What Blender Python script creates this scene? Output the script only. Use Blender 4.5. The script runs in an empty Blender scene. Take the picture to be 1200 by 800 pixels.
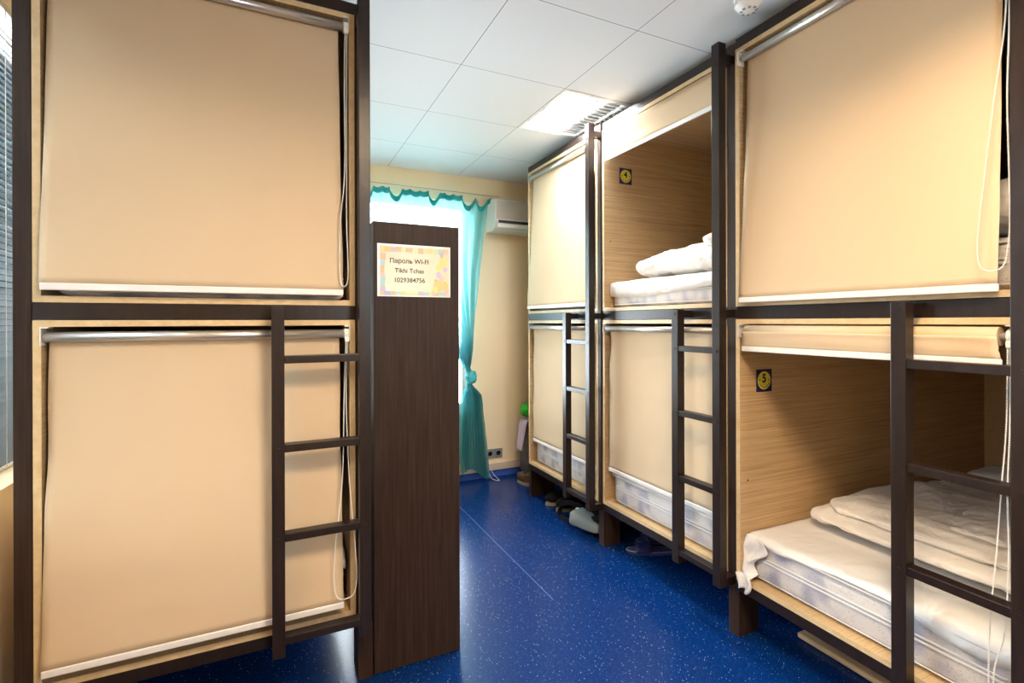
import bpy, bmesh, math, random
from mathutils import Vector, Matrix, noise
random.seed(7)
PI = math.pi
C = bpy.context.scene.collection
R = math.radians

# ------------------------------------------------------------------ materials
def new_mat(name):
    m = bpy.data.materials.new(name); m.use_nodes = True
    nt = m.node_tree; b = nt.nodes['Principled BSDF']
    return m, nt, b
def plain(name, col, rough=.5, metal=0., spec=.5, emit=None, es=0.):
    m, nt, b = new_mat(name)
    b.inputs['Base Color'].default_value = (*col, 1)
    b.inputs['Roughness'].default_value = rough
    b.inputs['Metallic'].default_value = metal
    b.inputs['Specular IOR Level'].default_value = spec
    if emit:
        b.inputs['Emission Color'].default_value = (*emit, 1); b.inputs['Emission Strength'].default_value = es
    return m
def streaky(name, stops, scale, rough=.4, detail=6, bump=.0, nscale=1., spec=.5, contrast=(.35, .65)):
    m, nt, b = new_mat(name); N = nt.nodes; L = nt.links
    tc = N.new('ShaderNodeTexCoord'); mp = N.new('ShaderNodeMapping'); mp.inputs['Scale'].default_value = scale
    no = N.new('ShaderNodeTexNoise'); no.inputs['Scale'].default_value = nscale; no.inputs['Detail'].default_value = detail
    no.inputs['Roughness'].default_value = .65
    cr = N.new('ShaderNodeValToRGB'); e = cr.color_ramp.elements
    e[0].position = contrast[0]; e[1].position = contrast[1]
    e[0].color = (*stops[0], 1); e[1].color = (*stops[-1], 1)
    for i, s in enumerate(stops[1:-1]):
        k = e.new(contrast[0] + (contrast[1] - contrast[0]) * (i + 1) / (len(stops) - 1)); k.color = (*s, 1)
    L.new(tc.outputs['Object'], mp.inputs['Vector']); L.new(mp.outputs[0], no.inputs['Vector'])
    L.new(no.outputs['Fac'], cr.inputs['Fac']); L.new(cr.outputs[0], b.inputs['Base Color'])
    b.inputs['Roughness'].default_value = rough; b.inputs['Specular IOR Level'].default_value = spec
    if bump:
        bp = N.new('ShaderNodeBump'); bp.inputs['Strength'].default_value = bump; bp.inputs['Distance'].default_value = .002
        L.new(no.outputs['Fac'], bp.inputs['Height']); L.new(bp.outputs[0], b.inputs['Normal'])
    return m

M = {}
M['wenge'] = streaky('wenge', [(.020, .010, .0065), (.032, .017, .011), (.046, .026, .017)], (90, 90, 3), rough=.5, bump=.15, spec=.22)
M['wenge_bar'] = streaky('wenge_bar', [(.014, .008, .0065), (.024, .014, .011)], (60, 60, 6), rough=.34, bump=.08, spec=.35)
M['oak'] = streaky('oak', [(.36, .225, .105), (.55, .37, .19), (.64, .46, .255)], (230, 2.4, 230), rough=.5, spec=.3, bump=.1, contrast=(.3, .68))
M['oak_edge'] = streaky('oak_edge', [(.60, .43, .22), (.70, .53, .30)], (30, 30, 30), rough=.45)
def fabric_mat(name, col, weave=900, var=.06, rough=.85, trans=.0, big=3., crease=0):
    m, nt, b = new_mat(name); N = nt.nodes; L = nt.links
    tc = N.new('ShaderNodeTexCoord')
    n1 = N.new('ShaderNodeTexNoise'); n1.inputs['Scale'].default_value = weave; n1.inputs['Detail'].default_value = 2
    n2 = N.new('ShaderNodeTexNoise'); n2.inputs['Scale'].default_value = big; n2.inputs['Detail'].default_value = 3
    L.new(tc.outputs['Object'], n1.inputs['Vector']); L.new(tc.outputs['Object'], n2.inputs['Vector'])
    mx = N.new('ShaderNodeMix'); mx.data_type = 'RGBA'
    mx.inputs[6].default_value = (*[c * (1 - var) for c in col], 1); mx.inputs[7].default_value = (*[min(1, c * (1 + var)) for c in col], 1)
    ad = N.new('ShaderNodeMath'); ad.operation = 'MULTIPLY_ADD'; ad.inputs[1].default_value = .5; 
    L.new(n1.outputs['Fac'], ad.inputs[0])
    h = N.new('ShaderNodeMath'); h.operation = 'MULTIPLY'; h.inputs[1].default_value = .5; L.new(n2.outputs['Fac'], h.inputs[0]); L.new(h.outputs[0], ad.inputs[2])
    L.new(ad.outputs[0], mx.inputs[0]); L.new(mx.outputs[2], b.inputs['Base Color'])
    b.inputs['Roughness'].default_value = rough; b.inputs['Specular IOR Level'].default_value = .15
    bp = N.new('ShaderNodeBump'); bp.inputs['Strength'].default_value = .15; bp.inputs['Distance'].default_value = .001
    L.new(n1.outputs['Fac'], bp.inputs['Height']); L.new(bp.outputs[0], b.inputs['Normal'])
    if crease:      # soft creases of bed linen
        n3 = N.new('ShaderNodeTexNoise'); n3.inputs['Scale'].default_value = crease; n3.inputs['Detail'].default_value = 3; n3.inputs['Distortion'].default_value = 1.6
        mp = N.new('ShaderNodeMapping'); mp.inputs['Scale'].default_value = (1, .55, 1); L.new(tc.outputs['Object'], mp.inputs[0]); L.new(mp.outputs[0], n3.inputs['Vector'])
        b2 = N.new('ShaderNodeBump'); b2.inputs['Strength'].default_value = .55; b2.inputs['Distance'].default_value = .02
        L.new(n3.outputs['Fac'], b2.inputs['Height']); L.new(bp.outputs[0], b2.inputs['Normal']); L.new(b2.outputs[0], b.inputs['Normal'])
    return m
M['blind'] = fabric_mat('blind', (.65, .498, .328))
M['sheet'] = fabric_mat('sheet', (.80, .78, .76), weave=500, var=.02, crease=7)
M['duvet'] = fabric_mat('duvet', (.80, .765, .72), weave=400, var=.03, crease=11)
M['tube'] = plain('tube', (.62, .58, .54), .3, .75)
M['hem'] = plain('hem', (.82, .80, .77), .4)
M['white_plastic'] = plain('white_plastic', (.80, .78, .74), .35)
M['bead'] = plain('bead', (.85, .83, .78), .35)
M['bronze'] = plain('bronze', (.50, .36, .25), .4, .3)
M['black'] = plain('black', (.009, .009, .011), .65, spec=.2)
M['black_rubber'] = plain('black_rubber', (.02, .02, .022), .45)
M['sole'] = plain('sole', (.33, .29, .22), .6)
M['brown_leather'] = plain('brown_leather', (.10, .055, .03), .45)
M['bag_grey'] = fabric_mat('bag_grey', (.27, .33, .35), weave=300, var=.12)
M['green'] = fabric_mat('green', (.05, .50, .05), weave=300, var=.1)
M['lilac'] = fabric_mat('lilac', (.56, .47, .60), weave=300, var=.08)
M['suitcase'] = plain('suitcase', (.09, .095, .11), .45)
M['navy'] = plain('navy', (.012, .014, .10), .4)
M['yellow'] = plain('yellow', (.72, .66, .06), .4)
M['ink'] = plain('ink', (.02, .018, .02), .6)
M['orange'] = plain('orange', (.80, .42, .10), .6)
M['dsole'] = plain('dsole', (.03, .05, .16), .5)
M['steel_blue'] = plain('steel_blue', (.30, .31, .33), .4, .3)
M['pine'] = streaky('pine', [(.62, .36, .08), (.75, .48, .14)], (60, 60, 4), rough=.5)
M['board'] = streaky('board', [(.50, .36, .20), (.60, .45, .27)], (20, 3, 60), rough=.55)
M['ac'] = plain('ac', (.78, .74, .68), .35)
M['dark_slot'] = plain('dark_slot', (.015, .015, .015), .6)
M['louvre'] = plain('louvre', (.75, .76, .76), .25, .6)
M['tube_lamp'] = plain('tube_lamp', (.9, .9, .9), .5, emit=(1, .97, .92), es=9)
M['slat'] = plain('slat', (.035, .075, .095), .4, .1)
M['pvc'] = plain('pvc', (.85, .85, .84), .35)

def mattress_mat():
    m, nt, b = new_mat('mattress'); N = nt.nodes; L = nt.links
    tc = N.new('ShaderNodeTexCoord')
    mp = N.new('ShaderNodeMapping'); mp.inputs['Scale'].default_value = (9, 9, 7)
    n2 = N.new('ShaderNodeTexNoise'); n2.inputs['Scale'].default_value = 1.; n2.inputs['Detail'].default_value = 1
    L.new(tc.outputs['Object'], mp.inputs[0]); L.new(mp.outputs[0], n2.inputs['Vector'])
    cr = N.new('ShaderNodeValToRGB'); e = cr.color_ramp.elements
    e[0].position = .40; e[0].color = (.36, .37, .47, 1); e[1].position = .56; e[1].color = (.66, .64, .63, 1)
    L.new(n2.outputs['Fac'], cr.inputs[0])
    vo = N.new('ShaderNodeTexVoronoi'); vo.inputs['Scale'].default_value = 110; L.new(tc.outputs['Object'], vo.inputs['Vector'])
    c2 = N.new('ShaderNodeValToRGB'); f = c2.color_ramp.elements
    f[0].position = .12; f[0].color = (.62, .61, .64, 1); f[1].position = .3; f[1].color = (1, 1, 1, 1)
    L.new(vo.outputs['Distance'], c2.inputs[0])
    mx = N.new('ShaderNodeMix'); mx.data_type = 'RGBA'; mx.blend_type = 'MULTIPLY'; mx.inputs[0].default_value = .8
    L.new(cr.outputs[0], mx.inputs[6]); L.new(c2.outputs[0], mx.inputs[7]); L.new(mx.outputs[2], b.inputs['Base Color'])
    b.inputs['Roughness'].default_value = .6
    bp = N.new('ShaderNodeBump'); bp.inputs['Strength'].default_value = .3; bp.inputs['Distance'].default_value = .002
    L.new(vo.outputs['Distance'], bp.inputs['Height']); L.new(bp.outputs[0], b.inputs['Normal'])
    return m
M['mattress'] = mattress_mat(); M['mattress_piping'] = plain('mattress_piping', (.66, .655, .67), .6)

def floor_mat():
    m, nt, b = new_mat('vinyl'); N = nt.nodes; L = nt.links
    tc = N.new('ShaderNodeTexCoord')
    def specks(scale, th, seed):
        vo = N.new('ShaderNodeTexVoronoi'); vo.inputs['Scale'].default_value = scale; vo.inputs['Randomness'].default_value = 1
        mp = N.new('ShaderNodeMapping'); mp.inputs['Location'].default_value = (seed, seed * 2, 0)
        L.new(tc.outputs['Object'], mp.inputs[0]); L.new(mp.outputs[0], vo.inputs['Vector'])
        lt = N.new('ShaderNodeMath'); lt.operation = 'LESS_THAN'; lt.inputs[1].default_value = th
        L.new(vo.outputs['Distance'], lt.inputs[0])
        wn = N.new('ShaderNodeTexWhiteNoise'); L.new(vo.outputs['Color'], wn.inputs['Vector'])
        g = N.new('ShaderNodeMath'); g.operation = 'GREATER_THAN'; g.inputs[1].default_value = .35
        L.new(wn.outputs['Value'], g.inputs[0])
        mu = N.new('ShaderNodeMath'); mu.operation = 'MULTIPLY'; L.new(lt.outputs[0], mu.inputs[0]); L.new(g.outputs[0], mu.inputs[1])
        return mu
    a = specks(85, .105, 0); c = specks(150, .2, 5)
    no = N.new('ShaderNodeTexNoise'); no.inputs['Scale'].default_value = 60; no.inputs['Detail'].default_value = 4
    L.new(tc.outputs['Object'], no.inputs['Vector'])
    base = N.new('ShaderNodeMix'); base.data_type = 'RGBA'
    base.inputs[6].default_value = (.001, .014, .08, 1); base.inputs[7].default_value = (.0012, .029, .15, 1)
    L.new(no.outputs['Fac'], base.inputs[0])
    m1 = N.new('ShaderNodeMix'); m1.data_type = 'RGBA'; m1.inputs[7].default_value = (.62, .70, .80, 1)
    L.new(a.outputs[0], m1.inputs[0]); L.new(base.outputs[2], m1.inputs[6])
    m2 = N.new('ShaderNodeMix'); m2.data_type = 'RGBA'; m2.inputs[7].default_value = (.04, .11, .34, 1)
    L.new(c.outputs[0], m2.inputs[0]); L.new(m1.outputs[2], m2.inputs[6])
    # welded seams between the sheets of vinyl
    sx = N.new('ShaderNodeSeparateXYZ'); L.new(tc.outputs['Object'], sx.inputs[0])
    ab = N.new('ShaderNodeMath'); ab.operation = 'SUBTRACT'; ab.inputs[1].default_value = 1.243; L.new(sx.outputs[0], ab.inputs[0])
    ab2 = N.new('ShaderNodeMath'); ab2.operation = 'ABSOLUTE'; L.new(ab.outputs[0], ab2.inputs[0])
    ls = N.new('ShaderNodeMath'); ls.operation = 'LESS_THAN'; ls.inputs[1].default_value = .0016; L.new(ab2.outputs[0], ls.inputs[0])
    gy = N.new('ShaderNodeMath'); gy.operation = 'GREATER_THAN'; gy.inputs[1].default_value = 2.15; L.new(sx.outputs[1], gy.inputs[0])
    l2 = N.new('ShaderNodeMath'); l2.operation = 'MULTIPLY'; L.new(ls.outputs[0], l2.inputs[0]); L.new(gy.outputs[0], l2.inputs[1]); ls = l2
    m3 = N.new('ShaderNodeMix'); m3.data_type = 'RGBA'; m3.inputs[7].default_value = (.09, .18, .42, 1)
    L.new(ls.outputs[0], m3.inputs[0]); L.new(m2.outputs[2], m3.inputs[6])
    L.new(m3.outputs[2], b.inputs['Base Color'])
    b.inputs['Roughness'].default_value = .25; b.inputs['Specular IOR Level'].default_value = .26
    bp = N.new('ShaderNodeBump'); bp.inputs['Strength'].default_value = .12; bp.inputs['Distance'].default_value = .001
    L.new(no.outputs['Fac'], bp.inputs['Height']); L.new(bp.outputs[0], b.inputs['Normal'])
    return m
M['vinyl'] = floor_mat()
GX, GY = .2345, 1.7348            # origin of the 0.6 m ceiling grid
def ceiling_mat():
    m, nt, b = new_mat('ceiling_tile'); N = nt.nodes; L = nt.links
    tc = N.new('ShaderNodeTexCoord'); sx = N.new('ShaderNodeSeparateXYZ'); L.new(tc.outputs['Object'], sx.inputs[0])
    def math_(op, a, v=None):
        n = N.new('ShaderNodeMath'); n.operation = op
        if isinstance(a, (int, float)): n.inputs[0].default_value = a
        else: L.new(a, n.inputs[0])
        if v is not None:
            if isinstance(v, (int, float)): n.inputs[1].default_value = v
            else: L.new(v, n.inputs[1])
        return n.outputs[0]
    def dist(out, g):
        s = math_('SUBTRACT', out, g - 60 * .6); d = math_('FLOORED_MODULO', s, .6); return d, math_('MINIMUM', d, math_('SUBTRACT', .6, d))
    dx, ex = dist(sx.outputs[0], GX); dy, ey = dist(sx.outputs[1], GY)
    near = math_('MINIMUM', ex, ey)
    bar = math_('LESS_THAN', near, .010)
    edge = math_('LESS_THAN', near, .0024)
    no = N.new('ShaderNodeTexNoise'); no.inputs['Scale'].default_value = 180; no.inputs['Detail'].default_value = 3; L.new(tc.outputs['Object'], no.inputs['Vector'])
    t = N.new('ShaderNodeMix'); t.data_type = 'RGBA'; t.inputs[6].default_value = (.66, .665, .68, 1); t.inputs[7].default_value = (.73, .735, .75, 1)
    L.new(no.outputs['Fac'], t.inputs[0])
    m1 = N.new('ShaderNodeMix'); m1.data_type = 'RGBA'; m1.inputs[7].default_value = (.72, .72, .74, 1); L.new(bar, m1.inputs[0]); L.new(t.outputs[2], m1.inputs[6])
    m2 = N.new('ShaderNodeMix'); m2.data_type = 'RGBA'; m2.inputs[7].default_value = (.28, .28, .31, 1); L.new(edge, m2.inputs[0]); L.new(m1.outputs[2], m2.inputs[6])
    L.new(m2.outputs[2], b.inputs['Base Color']); b.inputs['Roughness'].default_value = .7
    bp = N.new('ShaderNodeBump'); bp.inputs['Strength'].default_value = .15; bp.inputs['Distance'].default_value = .001
    L.new(no.outputs['Fac'], bp.inputs['Height']); L.new(bp.outputs[0], b.inputs['Normal'])
    return m
M['ceiling'] = ceiling_mat()
M['wall'] = fabric_mat('wall', (.95, .75, .49), weave=120, var=.025, rough=.75, big=2)
M['cove'] = plain('cove', (.012, .05, .26), .35)
M['skirting'] = plain('skirting', (.66, .52, .40), .5)

def curtain_mat():
    m, nt, b = new_mat('curtain'); N = nt.nodes; L = nt.links
    for n in list(N):
        if n.type != 'OUTPUT_MATERIAL': N.remove(n)
    out = [n for n in N if n.type == 'OUTPUT_MATERIAL'][0]
    d = N.new('ShaderNodeBsdfDiffuse'); d.inputs[0].default_value = (.10, .46, .50, 1)
    t = N.new('ShaderNodeBsdfTranslucent'); t.inputs[0].default_value = (.30, .62, .63, 1)
    tr = N.new('ShaderNodeBsdfTransparent'); tr.inputs[0].default_value = (.82, .95, .96, 1)
    s1 = N.new('ShaderNodeMixShader'); s1.inputs[0].default_value = .5; L.new(d.outputs[0], s1.inputs[1]); L.new(t.outputs[0], s1.inputs[2])
    s2 = N.new('ShaderNodeMixShader'); s2.inputs[0].default_value = .27; L.new(s1.outputs[0], s2.inputs[1]); L.new(tr.outputs[0], s2.inputs[2])
    L.new(s2.outputs[0], out.inputs[0])
    return m
M['curtain'] = curtain_mat()
def glass_mat():
    m, nt, b = new_mat('glass'); N = nt.nodes; L = nt.links
    for n in list(N):
        if n.type != 'OUTPUT_MATERIAL': N.remove(n)
    out = [n for n in N if n.type == 'OUTPUT_MATERIAL'][0]
    g = N.new('ShaderNodeBsdfGlossy'); g.inputs['Roughness'].default_value = .02
    tr = N.new('ShaderNodeBsdfTransparent'); tr.inputs[0].default_value = (.95, .98, .98, 1)
    fr = N.new('ShaderNodeFresnel'); fr.inputs[0].default_value = 1.45
    s = N.new('ShaderNodeMixShader'); L.new(fr.outputs[0], s.inputs[0]); L.new(tr.outputs[0], s.inputs[1]); L.new(g.outputs[0], s.inputs[2]); L.new(s.outputs[0], out.inputs[0])
    return m
M['glass'] = glass_mat()

# ------------------------------------------------------------------ helpers
def obj(name, bm, mat, parent=None, smooth=False):
    me = bpy.data.meshes.new(name); bm.normal_update(); bm.to_mesh(me); bm.free()
    for m in (mat if isinstance(mat, (list, tuple)) else [mat]): me.materials.append(m)
    if smooth:
        for p in me.polygons: p.use_smooth = True
    o = bpy.data.objects.new(name, me); C.objects.link(o)
    if parent: o.parent = parent
    return o
def tag(o, label, cat, group=None):
    o['label'] = label; o['category'] = cat
    if group: o['group'] = group
    return o
def thing(name, label, cat, loc=(0, 0, 0), rz=0., group=None):
    o = bpy.data.objects.new(name, None); C.objects.link(o); o.location = loc; o.rotation_euler = (0, 0, rz); o.empty_display_size = .1
    return tag(o, label, cat, group)
def struct(o):
    o['kind'] = 'structure'; return o
def box(bm, x0, x1, y0, y1, z0, z1, bev=.0, mi=0, rot=None):
    r = bmesh.ops.create_cube(bm, size=1)
    vs = r['verts']
    for v in vs:
        v.co = Vector(((x0 + x1) / 2 + v.co.x * (x1 - x0), (y0 + y1) / 2 + v.co.y * (y1 - y0), (z0 + z1) / 2 + v.co.z * (z1 - z0)))
    if rot:
        c = Vector(((x0 + x1) / 2, (y0 + y1) / 2, (z0 + z1) / 2)); bmesh.ops.rotate(bm, verts=vs, cent=c, matrix=rot)
    fs = list({f for v in vs for f in v.link_faces})
    for f in fs: f.material_index = mi
    if bev:
        es = list({e for v in vs for e in v.link_edges})
        bmesh.ops.bevel(bm, geom=es, offset=bev, segments=2, profile=.5, affect='EDGES', clamp_overlap=True)
    return bm
def B(*a, **k): return box(bmesh.new(), *a, **k)
def cyl(bm, p0, p1, r0, r1=None, seg=20, cap=True, mi=0):
    r1 = r0 if r1 is None else r1
    p0 = Vector(p0); p1 = Vector(p1); d = p1 - p0
    q = d.to_track_quat('Z', 'Y').to_matrix().to_4x4(); q.translation = (p0 + p1) / 2
    n0 = len(bm.faces)
    bmesh.ops.create_cone(bm, cap_ends=cap, segments=seg, radius1=r0, radius2=r1, depth=d.length, matrix=q)
    bm.faces.ensure_lookup_table()
    for f in bm.faces[n0:]: f.material_index = mi; f.smooth = len(f.verts) == 4
    return bm
def tube(bm, pts, r, seg=8, closed=False):
    pts = [Vector(p) for p in pts]; n = len(pts); rings = []
    up = Vector((0, 0, 1))
    prev = None
    for i, p in enumerate(pts):
        a = pts[i - 1] if (i or closed) else p; b = pts[(i + 1) % n] if (i < n - 1 or closed) else p
        t = (b - a).normalized()
        if prev is None:
            s = t.cross(up);  s = s if s.length > .01 else t.cross(Vector((1, 0, 0)))
        else: s = prev - t * prev.dot(t)
        s.normalize(); prev = s; w = t.cross(s)
        rr = r(i / (n - 1)) if callable(r) else r
        rings.append([bm.verts.new(p + (s * math.cos(k * 2 * PI / seg) + w * math.sin(k * 2 * PI / seg)) * rr) for k in range(seg)])
    for i in range(n if closed else n - 1):
        A, D = rings[i], rings[(i + 1) % n]
        for k in range(seg):
            f = bm.faces.new((A[k], A[(k + 1) % seg], D[(k + 1) % seg], D[k])); f.smooth = True
    if not closed:
        bm.faces.new(rings[0][::-1]); bm.faces.new(rings[-1])
    return bm
def spline(pts, n):
    pts = [Vector(p) for p in pts]; out = []
    m = len(pts) - 1
    for i in range(n + 1):
        t = i / n * m; k = min(int(t), m - 1); u = t - k
        p0 = pts[max(k - 1, 0)]; p1 = pts[k]; p2 = pts[k + 1]; p3 = pts[min(k + 2, m)]
        out.append(.5 * ((2 * p1) + (p2 - p0) * u + (2 * p0 - 5 * p1 + 4 * p2 - p3) * u * u + (3 * p1 - p0 - 3 * p2 + p3) * u ** 3))
    return out
def surf(bm, nu, nv, fn, wrap=False):
    vs = [[bm.verts.new(fn(i / nu, j / nv)) for i in range(nu + (0 if wrap else 1))] for j in range(nv + 1)]
    w = nu
    for j in range(nv):
        for i in range(w):
            i2 = (i + 1) % nu if wrap else i + 1
            f = bm.faces.new((vs[j][i], vs[j][i2], vs[j + 1][i2], vs[j + 1][i])); f.smooth = True
    return vs
def closed_surf(bm, nu, nv, fn, th):
    a = surf(bm, nu, nv, fn); bm.normal_update()
    top = [[v.co + v.normal * th for v in row] for row in a]
    b = [[bm.verts.new(c) for c in row] for row in top]
    for j in range(nv):
        for i in range(nu):
            f = bm.faces.new((b[j][i], b[j][i + 1], b[j + 1][i + 1], b[j + 1][i])); f.smooth = True
            bm.faces.ensure_lookup_table()
    for f in list(a[0][0].link_faces)[:0]: pass
    rim = [(0, i) for i in range(nu + 1)] + [(j, nu) for j in range(1, nv + 1)] + [(nv, i) for i in range(nu - 1, -1, -1)] + [(j, 0) for j in range(nv - 1, 0, -1)]
    for k in range(len(rim)):
        (j, i), (j2, i2) = rim[k], rim[(k + 1) % len(rim)]
        bm.faces.new((a[j][i], a[j2][i2], b[j2][i2], b[j][i]))
    bmesh.ops.recalc_face_normals(bm, faces=bm.faces)
def solid(o, th, off=0.):
    m = o.modifiers.new('thickness', 'SOLIDIFY'); m.thickness = th; m.offset = off; return o
def nz(x, y, z=0., s=1.): return noise.noise(Vector((x * s, y * s, z * s)))
def lump(bm, c, a, b, h, e1=.5, e2=.5, amp=.01, fs=6., seed=0., nu=56, nv=28, flat=.0, mi=0, wr=0.):
    """soft closed bulk: superellipsoid (a, b, h half sizes) with wrinkles"""
    sg = lambda v, e: math.copysign(abs(v) ** e, v)
    n0 = len(bm.faces); rings = []
    cx, cy, cz = c
    for j in range(1, nv):
        ph = -PI / 2 + PI * j / nv; ring = []
        for i in range(nu):
            th = 2 * PI * i / nu
            x = a * sg(math.cos(ph), e1) * sg(math.cos(th), e2); y = b * sg(math.cos(ph), e1) * sg(math.sin(th), e2); z = h * sg(math.sin(ph), e1)
            d = amp * (nz(x + seed, y, z, fs) + .5 * nz(x + seed + 9, y, z, fs * 2.3))
            if wr: d -= wr * (1 - abs(z) / h * .6) * max(0, 1 - 2.2 * abs(nz(x * 17 + seed, y * 6, z * 5 + .7 * x)))
            n = Vector((x / a / a, y / b / b, z / h / h)).normalized()
            p = Vector((x, y, z)) + n * d
            if z < 0: p.z = p.z * (1 - flat) if flat else p.z
            ring.append(bm.verts.new(Vector(c) + p))
        rings.append(ring)
    for j in range(len(rings) - 1):
        for i in range(nu):
            f = bm.faces.new((rings[j][i], rings[j][(i + 1) % nu], rings[j + 1][(i + 1) % nu], rings[j + 1][i])); f.smooth = True; f.material_index = mi
    f = bm.faces.new(rings[0][::-1]); f.material_index = mi; f = bm.faces.new(rings[-1]); f.material_index = mi
    return bm
def beads(bm, pts, r=.0026, step=.0064, closed=True):
    pts = [Vector(p) for p in pts]
    if closed: pts.append(pts[0])
    acc = 0.
    t_ = bmesh.new(); bmesh.ops.create_icosphere(t_, subdivisions=1, radius=r)
    V = [v.co.copy() for v in t_.verts]; F = [[v.index for v in f.verts] for f in t_.faces]; t_.free()
    for a, b in zip(pts[:-1], pts[1:]):
        L = (b - a).length; k = acc
        while k < L:
            p = a + (b - a) * (k / L); vs = [bm.verts.new(p + v) for v in V]
            for f in F:
                g = bm.faces.new([vs[i] for i in f]); g.smooth = True
            k += step
        acc = k - L
    tube(bm, pts[:-1] if closed else pts, r * .45, 5, closed)
    return bm
def text(name, body, size, mat, parent, mtx, align='CENTER', extrude=.0004, bold=0.):
    cu = bpy.data.curves.new(name, 'FONT'); cu.body = body; cu.size = size; cu.align_x = align; cu.align_y = 'CENTER'; cu.extrude = extrude; cu.offset = bold
    t = bpy.data.objects.new(name, cu); C.objects.link(t)
    dg = bpy.context.evaluated_depsgraph_get(); me = bpy.data.meshes.new_from_object(t.evaluated_get(dg))
    bpy.data.objects.remove(t); bpy.data.curves.remove(cu)
    me.name = name; me.materials.clear(); me.materials.append(mat)
    me.transform(mtx)
    o = bpy.data.objects.new(name, me); C.objects.link(o); o.parent = parent
    return o
def sheet_holes(bm, u0, u1, v0, v1, holes, fn):
    us = sorted({u0, u1, *[h[0] for h in holes], *[h[1] for h in holes]}); vs = sorted({v0, v1, *[h[2] for h in holes], *[h[3] for h in holes]})
    vd = {}
    def V(u, v):
        if (u, v) not in vd: vd[(u, v)] = bm.verts.new(fn(u, v))
        return vd[(u, v)]
    for a, b in zip(us[:-1], us[1:]):
        for c, d in zip(vs[:-1], vs[1:]):
            mu, mv = (a + b) / 2, (c + d) / 2
            if any(h[0] < mu < h[1] and h[2] < mv < h[3] for h in holes): continue
            bm.faces.new((V(a, c), V(b, c), V(b, d), V(a, d)))
    return bm

# ------------------------------------------------------------------ the room
X0, X1, Y0, Y1, ZC = -.92, 3.98, -1.7, 4.114, 2.65
WIN = (-.80, 1.552, .60, 2.42)          # far window: x range, z range
LWIN = (.9, 3.3, .84, 2.56)             # left window: y range, z range
FIX = [(GX + 1.2, GY + .6), (GX, GY - 1.8)]   # recessed lamps: corner of the tile
struct(solid(obj('floor', sheet_holes(bmesh.new(), X0 - .1, X1 + .1, Y0 - .1, Y1 + .1, [], lambda u, v: (u, v, 0)), M['vinyl']), .05, -1))
struct(solid(obj('ceiling', sheet_holes(bmesh.new(), X0 - .1, X1 + .1, Y0 - .1, Y1 + .1, [(a + .004, a + .596, b + .004, b + .596) for a, b in FIX], lambda u, v: (u, v, ZC)), M['ceiling']), .02, 1))
struct(solid(obj('wall_far', sheet_holes(bmesh.new(), X0, X1, 0, ZC, [WIN], lambda u, v: (u, Y1, v)), M['wall']), .18, -1))
struct(solid(obj('wall_left', sheet_holes(bmesh.new(), Y0, Y1, 0, ZC, [LWIN], lambda u, v: (X0, u, v)), M['wall']), .12, 1))
struct(solid(obj('wall_right', sheet_holes(bmesh.new(), Y0, Y1, 0, ZC, [], lambda u, v: (X1, u, v)), M['wall']), .12, -1))
FILL_WIN = (.95, 1.75, 1.45, 2.40)          # unseen window added behind the viewer to brighten the room
struct(solid(obj('wall_near', sheet_holes(bmesh.new(), X0, X1, 0, ZC, [FILL_WIN], lambda u, v: (u, Y0, v)), M['wall']), .12, 1))
# far wall foot: blue vinyl cove turned up the wall and a pale skirting over it
bm = bmesh.new()
prof = [(0, 0.0), (-.035, .0), (-.02, .006), (-.008, .02), (-.004, .052), (0, .052)]
surf(bm, 1, len(prof) - 1, lambda u, v: (X0 + (X1 - X0) * u, Y1 - .001 + prof[round(v * (len(prof) - 1))][0], .001 + prof[round(v * (len(prof) - 1))][1]))
struct(obj('baseboard_far', bm, M['cove']))
struct(obj('trim_1', B(X0, X1, Y1 - .014, Y1 - .0005, .053, .115, bev=.003), M['skirting']))
# far window
bm = bmesh.new(); x0, x1, z0, z1 = WIN
for a in ((x0, x1, z0, z0 + .06), (x0, x1, z1 - .06, z1), (x0, x0 + .06, z0 + .06, z1 - .06), (x1 - .06, x1, z0 + .06, z1 - .06), (.52, .60, z0 + .06, z1 - .06)):
    box(bm, a[0], a[1], Y1 + .06, Y1 + .12, a[2], a[3], bev=.004)
w1 = struct(obj('window_1', bm, M['pvc']))
obj('window_pane', B(x0 + .05, x1 - .05, Y1 + .085, Y1 + .091, z0 + .05, z1 - .05), M['glass'], w1)
struct(obj('trim_2', B(x0 - .02, x1 + .01, Y1 - .012, Y1 + .06, z0 - .03, z0 - .002, bev=.004), M['pvc']))
# frame and pane of the window added for fill daylight
bm = bmesh.new(); x0, x1, z0, z1 = FILL_WIN
for a in ((x0, x1, z0, z0 + .06), (x0, x1, z1 - .06, z1), (x0, x0 + .06, z0 + .06, z1 - .06), (x1 - .06, x1, z0 + .06, z1 - .06), (1.33, 1.37, z0 + .06, z1 - .06)):
    box(bm, a[0], a[1], Y0 - .10, Y0 - .04, a[2], a[3], bev=.004)
w3 = struct(obj('fill_window', bm, M['pvc']))
obj('window_pane', B(x0 + .05, x1 - .05, Y0 - .073, Y0 - .067, z0 + .05, z1 - .05), M['glass'], w3)
# left window with its sill
bm = bmesh.new(); y0, y1, z0, z1 = LWIN
for a in ((y0, y1, z0, z0 + .05), (y0, y1, z1 - .05, z1), (y0, y0 + .05, z0 + .05, z1 - .05), (y1 - .05, y1, z0 + .05, z1 - .05)):
    box(bm, X0 - .10, X0 - .05, a[0], a[1], a[2], a[3], bev=.004)
w2 = struct(obj('window_2', bm, M['pvc']))
obj('window_pane', B(X0 - .078, X0 - .072, y0 + .04, y1 - .04, z0 + .04, z1 - .04), M['glass'], w2)
struct(obj('trim_3', B(X0 - .05, X0 + .025, y0 - .04, y1 + .04, .805, .838, bev=.006), M['pvc']))
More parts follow.
